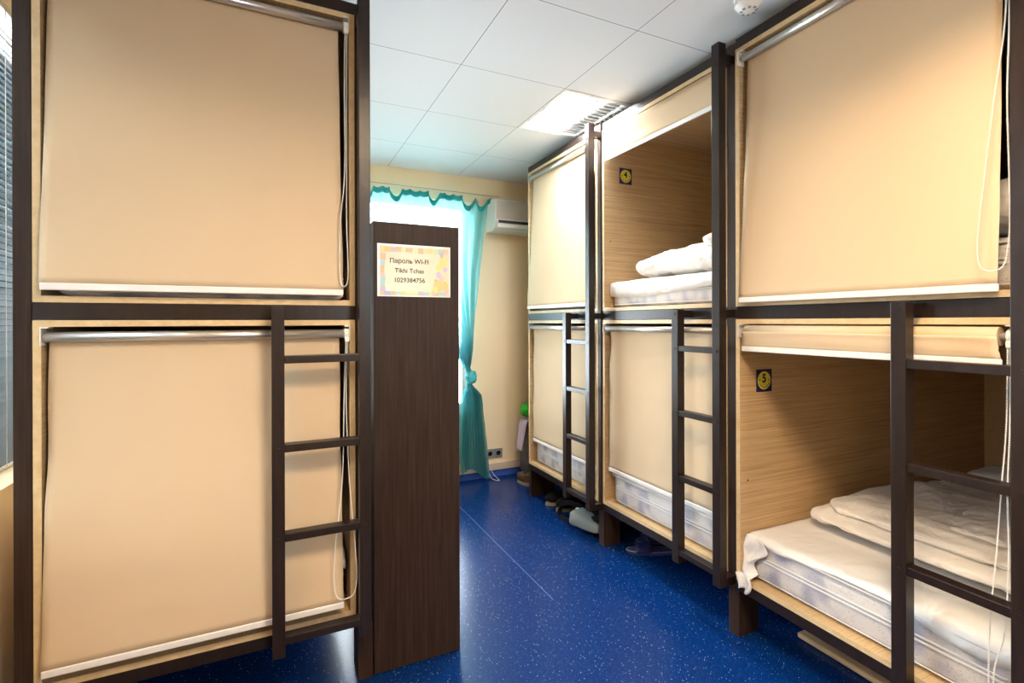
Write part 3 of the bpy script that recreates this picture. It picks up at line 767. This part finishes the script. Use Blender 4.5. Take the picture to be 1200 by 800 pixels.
# curtain wire and curtain
tag(obj('curtain_wire', cyl(bmesh.new(), (-.75, 4.035, 2.492), (1.790, 4.035, 2.482), .0025, seg=8), M['steel_blue']), 'thin taut wire above the window carrying the teal curtain', 'wire')
bm = cyl(bmesh.new(), (1.60, Y1 - .03, 2.428), (1.60, Y1 - .001, 2.428), .022, .026, seg=20)
tag(obj('wall_hook', bm, M['skirting']), 'small round beige wall fitting beside the top of the curtain', 'hook')
def lerp_tab(tab, z):
    for (za, a), (zb, b) in zip(tab[:-1], tab[1:]):
        if za >= z >= zb: 
            t = (za - z) / (za - zb); return a + (b - a) * t
    return tab[-1][1] if z < tab[-1][0] else tab[0][1]
Rt = [(2.49, 1.785), (2.455, 1.69), (2.40, 1.68), (2.25, 1.664), (2.03, 1.64), (1.58, 1.592), (1.14, 1.537), (1.0, 1.512), (.955, 1.530), (.93, 1.570), (.89, 1.560), (.85, 1.525), (.75, 1.612), (.69, 1.622), (.46, 1.637), (.08, 1.668)]
Lt = [(2.49, .10), (2.3, .16), (1.9, .45), (1.5, .95), (1.2, 1.32), (1.05, 1.43), (.97, 1.478), (.91, 1.47), (.85, 1.485), (.72, 1.437), (.5, 1.415), (.25, 1.40), (.12, 1.425), (.04, 1.44)]
clips = [0., .13, .255, .30, .375, .42, .455, .52, .56, .615, .655, .72, .745, .795, .845, .925, 1.0]
sc = []
def sag(u):
    # scalloped top edge between the clips
    for a, b in zip(clips[:-1], clips[1:]):
        if a <= u <= b:
            t = (u - a) / (b - a); return (1.15 if b - a > .06 else .35) * (b - a) * (math.sin(PI * t) ** .7)
    return 0
def curt(u, v):
    tied = .90
    zt = 2.482 - sag(u) - (.02 if v == 0 else 0)
    zb = .075 + .05 * math.sin(u * 5) 
    z = zt + (zb - zt) * v
    Lx = lerp_tab(Lt, z); Rx = lerp_tab(Rt, z)
    uu = u
    x = Lx + (Rx - Lx) * uu
    wd = Rx - Lx
    gather = min(1, max(0, (1.3 - wd) / 1.2))
    folds = .016 + .020 * gather
    if abs(z - tied) < .10: folds = .012
    y = 4.035 + folds * math.sin(u * 2 * PI * 13 + 1.6 * math.sin(z * 2.2 + u * 5) + 2.5 * nz(u * 4, z * .8, 9)) * min(1, v * 8 + .3) + .006 * nz(u * 20, z * 6, 1)
    if abs(z - tied) < .05: y -= .02 * math.cos((z - tied) / .05 * PI / 2) * math.sin(PI * u)
    if z < .85: y += .008 * nz(u * 9, z * 11, 4)
    if z < .6: y -= .03 * min(1, (.6 - z) / .2)
    return (x, min(y, 4.085), z)
bm = bmesh.new(); surf(bm, 220, 130, curt)
ct = obj('curtain', bm, M['curtain']); tag(ct, 'sheer teal curtain knotted at its lower third before the bright end window', 'curtain')
bm = bmesh.new(); surf(bm, 220, 3, lambda u, v: tuple(Vector(curt(u, 0)) + Vector((0, -.004 - .003 * math.sin(u * 80), .004 - .045 * v))))
hm = obj('header_hem', bm, fabric_mat('curtain_hem', (.03, .36, .38), weave=200, var=.1), ct)
bm = bmesh.new(); lump(bm, (1.520, 4.02, .905), .050, .035, .050, .8, .8, .018, 22, 1., 40, 24)
obj('knot', bm, fabric_mat('curtain_knot', (.07, .40, .43), weave=300, var=.15), ct, smooth=True)
# sockets and charger
so = thing('wall_socket', 'row of three grey power sockets low on the end wall', 'socket', (1.61, Y1 - .001, .163))
for k in range(3):
    x = k * .08
    pl = obj('socket_plate', B(x + .001, x + .079, -.009, 0, 0, .08, bev=.003), plain('socket_grey', (.28, .27, .26), .4, .2), so)
    obj('socket_well', lathe(bmesh.new(), [(.001, 0), (.0215, 0), (.0215, .0005)]), M['black'], pl).matrix_local = Matrix.Translation((x + .04, -.0095, .04)) @ Matrix.Rotation(PI / 2, 4, 'X')
    obj('socket_ring', tube(bmesh.new(), [(x + .04 + .024 * math.cos(a * PI / 12), -.0095, .04 + .024 * math.sin(a * PI / 12)) for a in range(24)], .002, 6, True), plain('ring_grey', (.4, .38, .36), .4), pl)
ch = thing('charger', 'white phone charger plugged into the wall socket with its cable looping to the floor', 'charger', (1.672, Y1 - .0105, .205))
obj('plug', B(-.022, .022, -.030, -.0005, -.024, .024, bev=.008), M['white_plastic'], ch)
obj('cable', tube(bmesh.new(), spline([(0, -.024, -.022), (.006, -.04, -.08), (.02, -.055, -.14), (.035, -.075, -.192), (.058, -.12, -.2015), (.085, -.14, -.2015), (.09, -.10, -.2015), (.066, -.06, -.17), (.04, -.05, -.12), (.02, -.05, -.07)], 60), .0022, 6), M['white_plastic'], ch)

# suitcase corner with towel and green cap
sx_, sy_ = 1.985, 3.83
su = thing('suitcase', 'dark grey upright suitcase behind the far right bunk', 'suitcase', (sx_, sy_, 0))
obj('shell', B(0, .34, 0, .22, .035, .50, bev=.03), M['suitcase'], su, smooth=False)
bm = bmesh.new()
for z in (.12, .2, .28, .36, .44): box(bm, .0 - .003, .343, .04, .18, z, z + .012, bev=.003)
obj('rib', bm, M['suitcase'], su)
for xx in (.05, .29):
    for yy in (.045, .175): obj('wheel', cyl(bmesh.new(), (xx - .012, yy, .0185), (xx + .012, yy, .0185), .018, seg=18), M['black_rubber'], su)
def towel(u, v):
    s = v * .74; th = .36; x = -.09; 
    wv = .012 * math.sin(u * 12 + v * 5)
    if s < .28:   # left drop
        X = sx_ - .016 - .055 * (1 - s / .28) ** .7 + wv * .6; Z = .268 + s * .88; Y = sy_ + .01 + .13 * u * (1 - .35 * (1 - s / .28)) + .004
    else:
        q = (s - .28); X = sx_ - .012 + q * .6; Z = .514 + .006 * abs(nz(u * 4, v * 8)) ; Y = sy_ + .01 + .13 * u
    return (X, Y, Z)
bm = bmesh.new(); surf(bm, 24, 50, towel)
tw = solid(obj('towel', bm, M['lilac']), .006, -1); tag(tw, 'pale lilac towel hanging over the grey suitcase by the end wall', 'towel')
bm = bmesh.new(); lump(bm, (sx_ + .06, sy_ + .09, .598), .10, .085, .066, .9, .9, .015, 14, 2.)
tag(obj('cap', bm, M['green'], smooth=True), 'bright green cloth cap on top of the lilac towel by the end wall', 'cap')

# ------------------------------------------------------------------ footwear and bags
def boot(name, loc, rz, label, cat, leather, shaft=.15, group=None, L=.27):
    t = thing(name, label, cat, loc, rz, group)
    # local +y points to the toe
    def outline(s):   # s 0 heel..1 toe -> half width
        return .036 + .012 * math.sin(PI * min(1, s * 1.15)) - .02 * max(0, s - .82) / .18 * .9 - .014 * max(0, .10 - s) / .10
    def sole(u, v): pass
    bm = bmesh.new(); n = 22; lo, hi = [], []
    for side in (1, -1):
        for k in range(n + 1):
            s = k / n if side > 0 else 1 - k / n
            if side < 0 and k in (0, n): continue
            w = outline(s) * side * (math.sqrt(max(0, 1 - ((s - .5) / .5) ** 8)) + .02)
            lo.append(bm.verts.new((w, s * L, .0))); hi.append(bm.verts.new((w * 1.02, s * L * 1.0, .028 if s < .35 else .020)))
    m = len(lo); bm.faces.new(lo); bm.faces.new(hi[::-1])
    for k in range(m): bm.faces.new((lo[k], hi[k], hi[(k + 1) % m], lo[(k + 1) % m]))
    bmesh.ops.recalc_face_normals(bm, faces=bm.faces)
    obj('sole', bm, M['sole'], t)
    bm = bmesh.new(); lump(bm, (0, L * .54, .052), .044, L * .45, .040, .8, .75, .003, 20, rz, 32, 18)
    sh = [(.0, .05), (.4, .09), (.75, .14), (1, shaft)]
    def up(u, v):
        a_ = 2 * PI * u; z = .03 + (shaft - .03) * v; r_ = .046 - .008 * math.sin(PI * min(1, v * 1.3)) + .003 * nz(u * 4, v * 5, rz)
        return (r_ * .9 * math.cos(a_), .066 - .012 * v + (r_ + .012 * (1 - v)) * math.sin(a_), z + .006 * math.sin(a_) * v)
    surf(bm, 32, 14, up, wrap=True)
    u_ = solid(obj('upper', bm, leather, t), .003, -1)
    bm = bmesh.new()
    for k in range(5):
        q = k / 4; zz = .088 + q * max(.01, shaft - .10); yy = .150 - .032 * min(1, q * 1.6)
        tube(bm, [(-.022, yy - .006, zz), (0, yy + .004, zz + .003), (.022, yy - .006, zz)], .0025, 6)
    obj('laces', bm, M['sole'] if leather is M['brown_leather'] else M['black_rubber'], t)
    return t
boot('boot', (2.10, 3.255, 0), R(84), 'black lace-up boot under the far right bunk, the one nearer the end wall', 'boot', M['black'], .19, 'pair of black boots')
boot('boot', (2.11, 3.115, 0), R(84), 'black lace-up boot under the far right bunk, the one nearer the ladder', 'boot', M['black'], .19, 'pair of black boots')
boot('boot', (1.955, 3.70, 0), R(15), 'single brown boot on the floor in front of the grey suitcase', 'boot', M['brown_leather'], .09, L=.20)
# slippers
def slipper(loc, rz, label):
    t = thing('slipper', label, 'slipper', loc, rz, 'pair of blue slippers')
    bm = bmesh.new(); n = 40; L = .27
    def ring(z, k): return [bm.verts.new((( .034 + .012 * math.sin(2 * PI * 0)) * k * math.cos(a) * (1 + .22 * math.sin(a)), L / 2 * k * math.sin(a), z)) for a in [2 * PI * i / n for i in range(n)]]
    R0, R1_, R2_ = ring(0, 1.12), ring(.014, 1.15), ring(.020, 1.10)
    bm.faces.new(R0[::-1]); bm.faces.new(R2_)
    for A_, B_ in ((R0, R1_), (R1_, R2_)):
        for i in range(n): bm.faces.new((A_[i], A_[(i + 1) % n], B_[(i + 1) % n], B_[i]))
    obj('sole', bm, M['dsole'], t)
    obj('rim', tube(bmesh.new(), [(.034 * 1.15 * math.cos(a) * (1 + .22 * math.sin(a)), L / 2 * 1.15 * math.sin(a), .018) for a in [2 * PI * i / 40 for i in range(40)]], .003, 6, True), M['steel_blue'], t)
    bm = bmesh.new(); surf(bm, 16, 6, lambda u, v: (.046 * math.cos(PI * (1 - u)), .015 + .09 * v - .0, .018 + .045 * math.sin(PI * u) * (1 - .25 * v)))
    solid(obj('strap', bm, M['navy'], t), .004)
    return t
slipper((2.03, 2.33, 0), R(62), 'dark blue slipper at the front edge below the middle right bunk')
slipper((2.17, 2.43, 0), R(75), 'dark blue slipper further back below the middle right bunk')
# backpack
bp_ = thing('backpack', 'small black and grey backpack lying on the blue floor below the far ladder', 'backpack', (1.845, 2.745, 0), R(0))
bm = bmesh.new(); lump(bm, (.07, .0, .062), .10, .115, .058, .7, .7, .008, 12, 3., 48, 24)
obj('main_bag', bm, M['black'], bp_, smooth=True)
bm = bmesh.new(); lump(bm, (-.02, -.02, .080), .075, .115, .052, .5, .5, .008, 14, 6., 48, 24)
for v in bm.verts:
    k = max(0, min(1, (v.co.y + .11) / .19)); v.co.z = .03 + (v.co.z - .03) * (.60 + .45 * k); v.co.x = .03 + (v.co.x - .03) * (.75 + .35 * k) + .04 * (1 - k)
obj('front_pocket', bm, M['bag_grey'], bp_, smooth=True)
def flat_tube(pts, w, th):
    bm = bmesh.new(); pts = spline(pts, 50); rg = []
    for i, p in enumerate(pts):
        t = (pts[min(i + 1, 50)] - pts[max(i - 1, 0)]).normalized(); s = Vector((0, 0, 1)) if abs(t.z) < .75 else Vector((1, 0, 0)); b_ = t.cross(s).normalized(); s = b_.cross(t).normalized()
        rg.append([bm.verts.new(p + s * a * w + b_ * c * th) for a, c in ((1, 1), (-1, 1), (-1, -1), (1, -1))])
    for a, b in zip(rg[:-1], rg[1:]):
        for k in range(4): bm.faces.new((a[k], a[(k + 1) % 4], b[(k + 1) % 4], b[k]))
    bm.faces.new(rg[0][::-1]); bm.faces.new(rg[-1]); bmesh.ops.recalc_face_normals(bm, faces=bm.faces)
    return bm
obj('shoulder_strap', flat_tube([(.02, .10, .11), (-.01, .17, .135), (-.03, .25, .11), (-.045, .275, .05), (-.045, .25, .018), (-.04, .17, .018), (-.02, .10, .03)], .016, .004), M['black'], bp_)
obj('shoulder_strap', flat_tube([(.05, .10, .115), (.04, .16, .12), (.03, .20, .10), (.0, .14, .05), (.0, .09, .04)], .012, .004), M['black'], bp_)
for p in ((-.02, .125, .045), (-.005, .105, .115)):
    obj('buckle', B(p[0] - .010, p[0] + .010, p[1] - .012, p[1] + .012, p[2] - .008, p[2] + .008, bev=.003), M['white_plastic'], bp_)
# board under the near bunk
bm = B(0, .42, -.42, .42, .004, .027, bev=.008)
bo = thing('wooden_board', 'flat beige board stored on the floor under the near right bunk', 'board', (2.040, 1.010, 0), R(-1.0))
obj('panel', bm, M['board'], bo)
bm = bmesh.new()
for y in (-.3, 0, .3): box(bm, .03, .39, y - .02, y + .02, 0, .004)
obj('batten', bm, M['board'], bo)

# ------------------------------------------------------------------ camera
f_px, cx, cy, yaw, pitch, roll = 584.96, 601.0, 377.43, .445, -.0009, -.0028
fwd = Vector((math.sin(yaw), math.cos(yaw), 0)); rgt = Vector((math.cos(yaw), -math.sin(yaw), 0)); upv = Vector((0, 0, 1))
f2 = fwd * math.cos(pitch) + upv * math.sin(pitch); u2 = upv * math.cos(pitch) - fwd * math.sin(pitch)
r3_ = rgt * math.cos(roll) + u2 * math.sin(roll); u3 = u2 * math.cos(roll) - rgt * math.sin(roll)
cam = bpy.data.cameras.new('camera'); co_ = bpy.data.objects.new('camera', cam); C.objects.link(co_)
mt = Matrix((r3_, u3, -f2)).transposed().to_4x4(); mt.translation = (0, 0, 1.3794); co_.matrix_world = mt
cam.sensor_width = 36; cam.sensor_fit = 'HORIZONTAL'; cam.lens = f_px / 1200 * 36
cam.shift_x = -(cx - 600) / 1200; cam.shift_y = (cy - 400) / 1200; cam.clip_start = .02
bpy.context.scene.camera = co_

# ------------------------------------------------------------------ daylight
w = bpy.data.worlds.new('daylight'); bpy.context.scene.world = w; w.use_nodes = True
bg = w.node_tree.nodes['Background']; bg.inputs[0].default_value = (.86, .92, 1.0, 1); bg.inputs[1].default_value = 12.5
def portal(loc, rot, sx, sy):
    ld = bpy.data.lights.new('sky_portal', 'AREA'); ld.shape = 'RECTANGLE'; ld.size = sx; ld.size_y = sy; ld.cycles.is_portal = True
    o = bpy.data.objects.new('sky_portal', ld); C.objects.link(o); o.location = loc; o.rotation_euler = rot
portal(((WIN[0] + WIN[1]) / 2, Y1 + .2, (WIN[2] + WIN[3]) / 2), (R(-90), 0, 0), WIN[1] - WIN[0], WIN[3] - WIN[2])
portal(((FILL_WIN[0] + FILL_WIN[1]) / 2, Y0 - .2, (FILL_WIN[2] + FILL_WIN[3]) / 2), (R(90), 0, 0), FILL_WIN[1] - FILL_WIN[0], FILL_WIN[3] - FILL_WIN[2])
portal((X0 - .16, (LWIN[0] + LWIN[1]) / 2, (LWIN[2] + LWIN[3]) / 2), (0, R(-90), 0), LWIN[3] - LWIN[2], LWIN[1] - LWIN[0])

vs_ = bpy.context.scene.view_settings
vs_.view_transform = 'Standard'; vs_.look = 'None'; vs_.gamma = 1; vs_.use_curve_mapping = False; vs_.exposure = 1.17
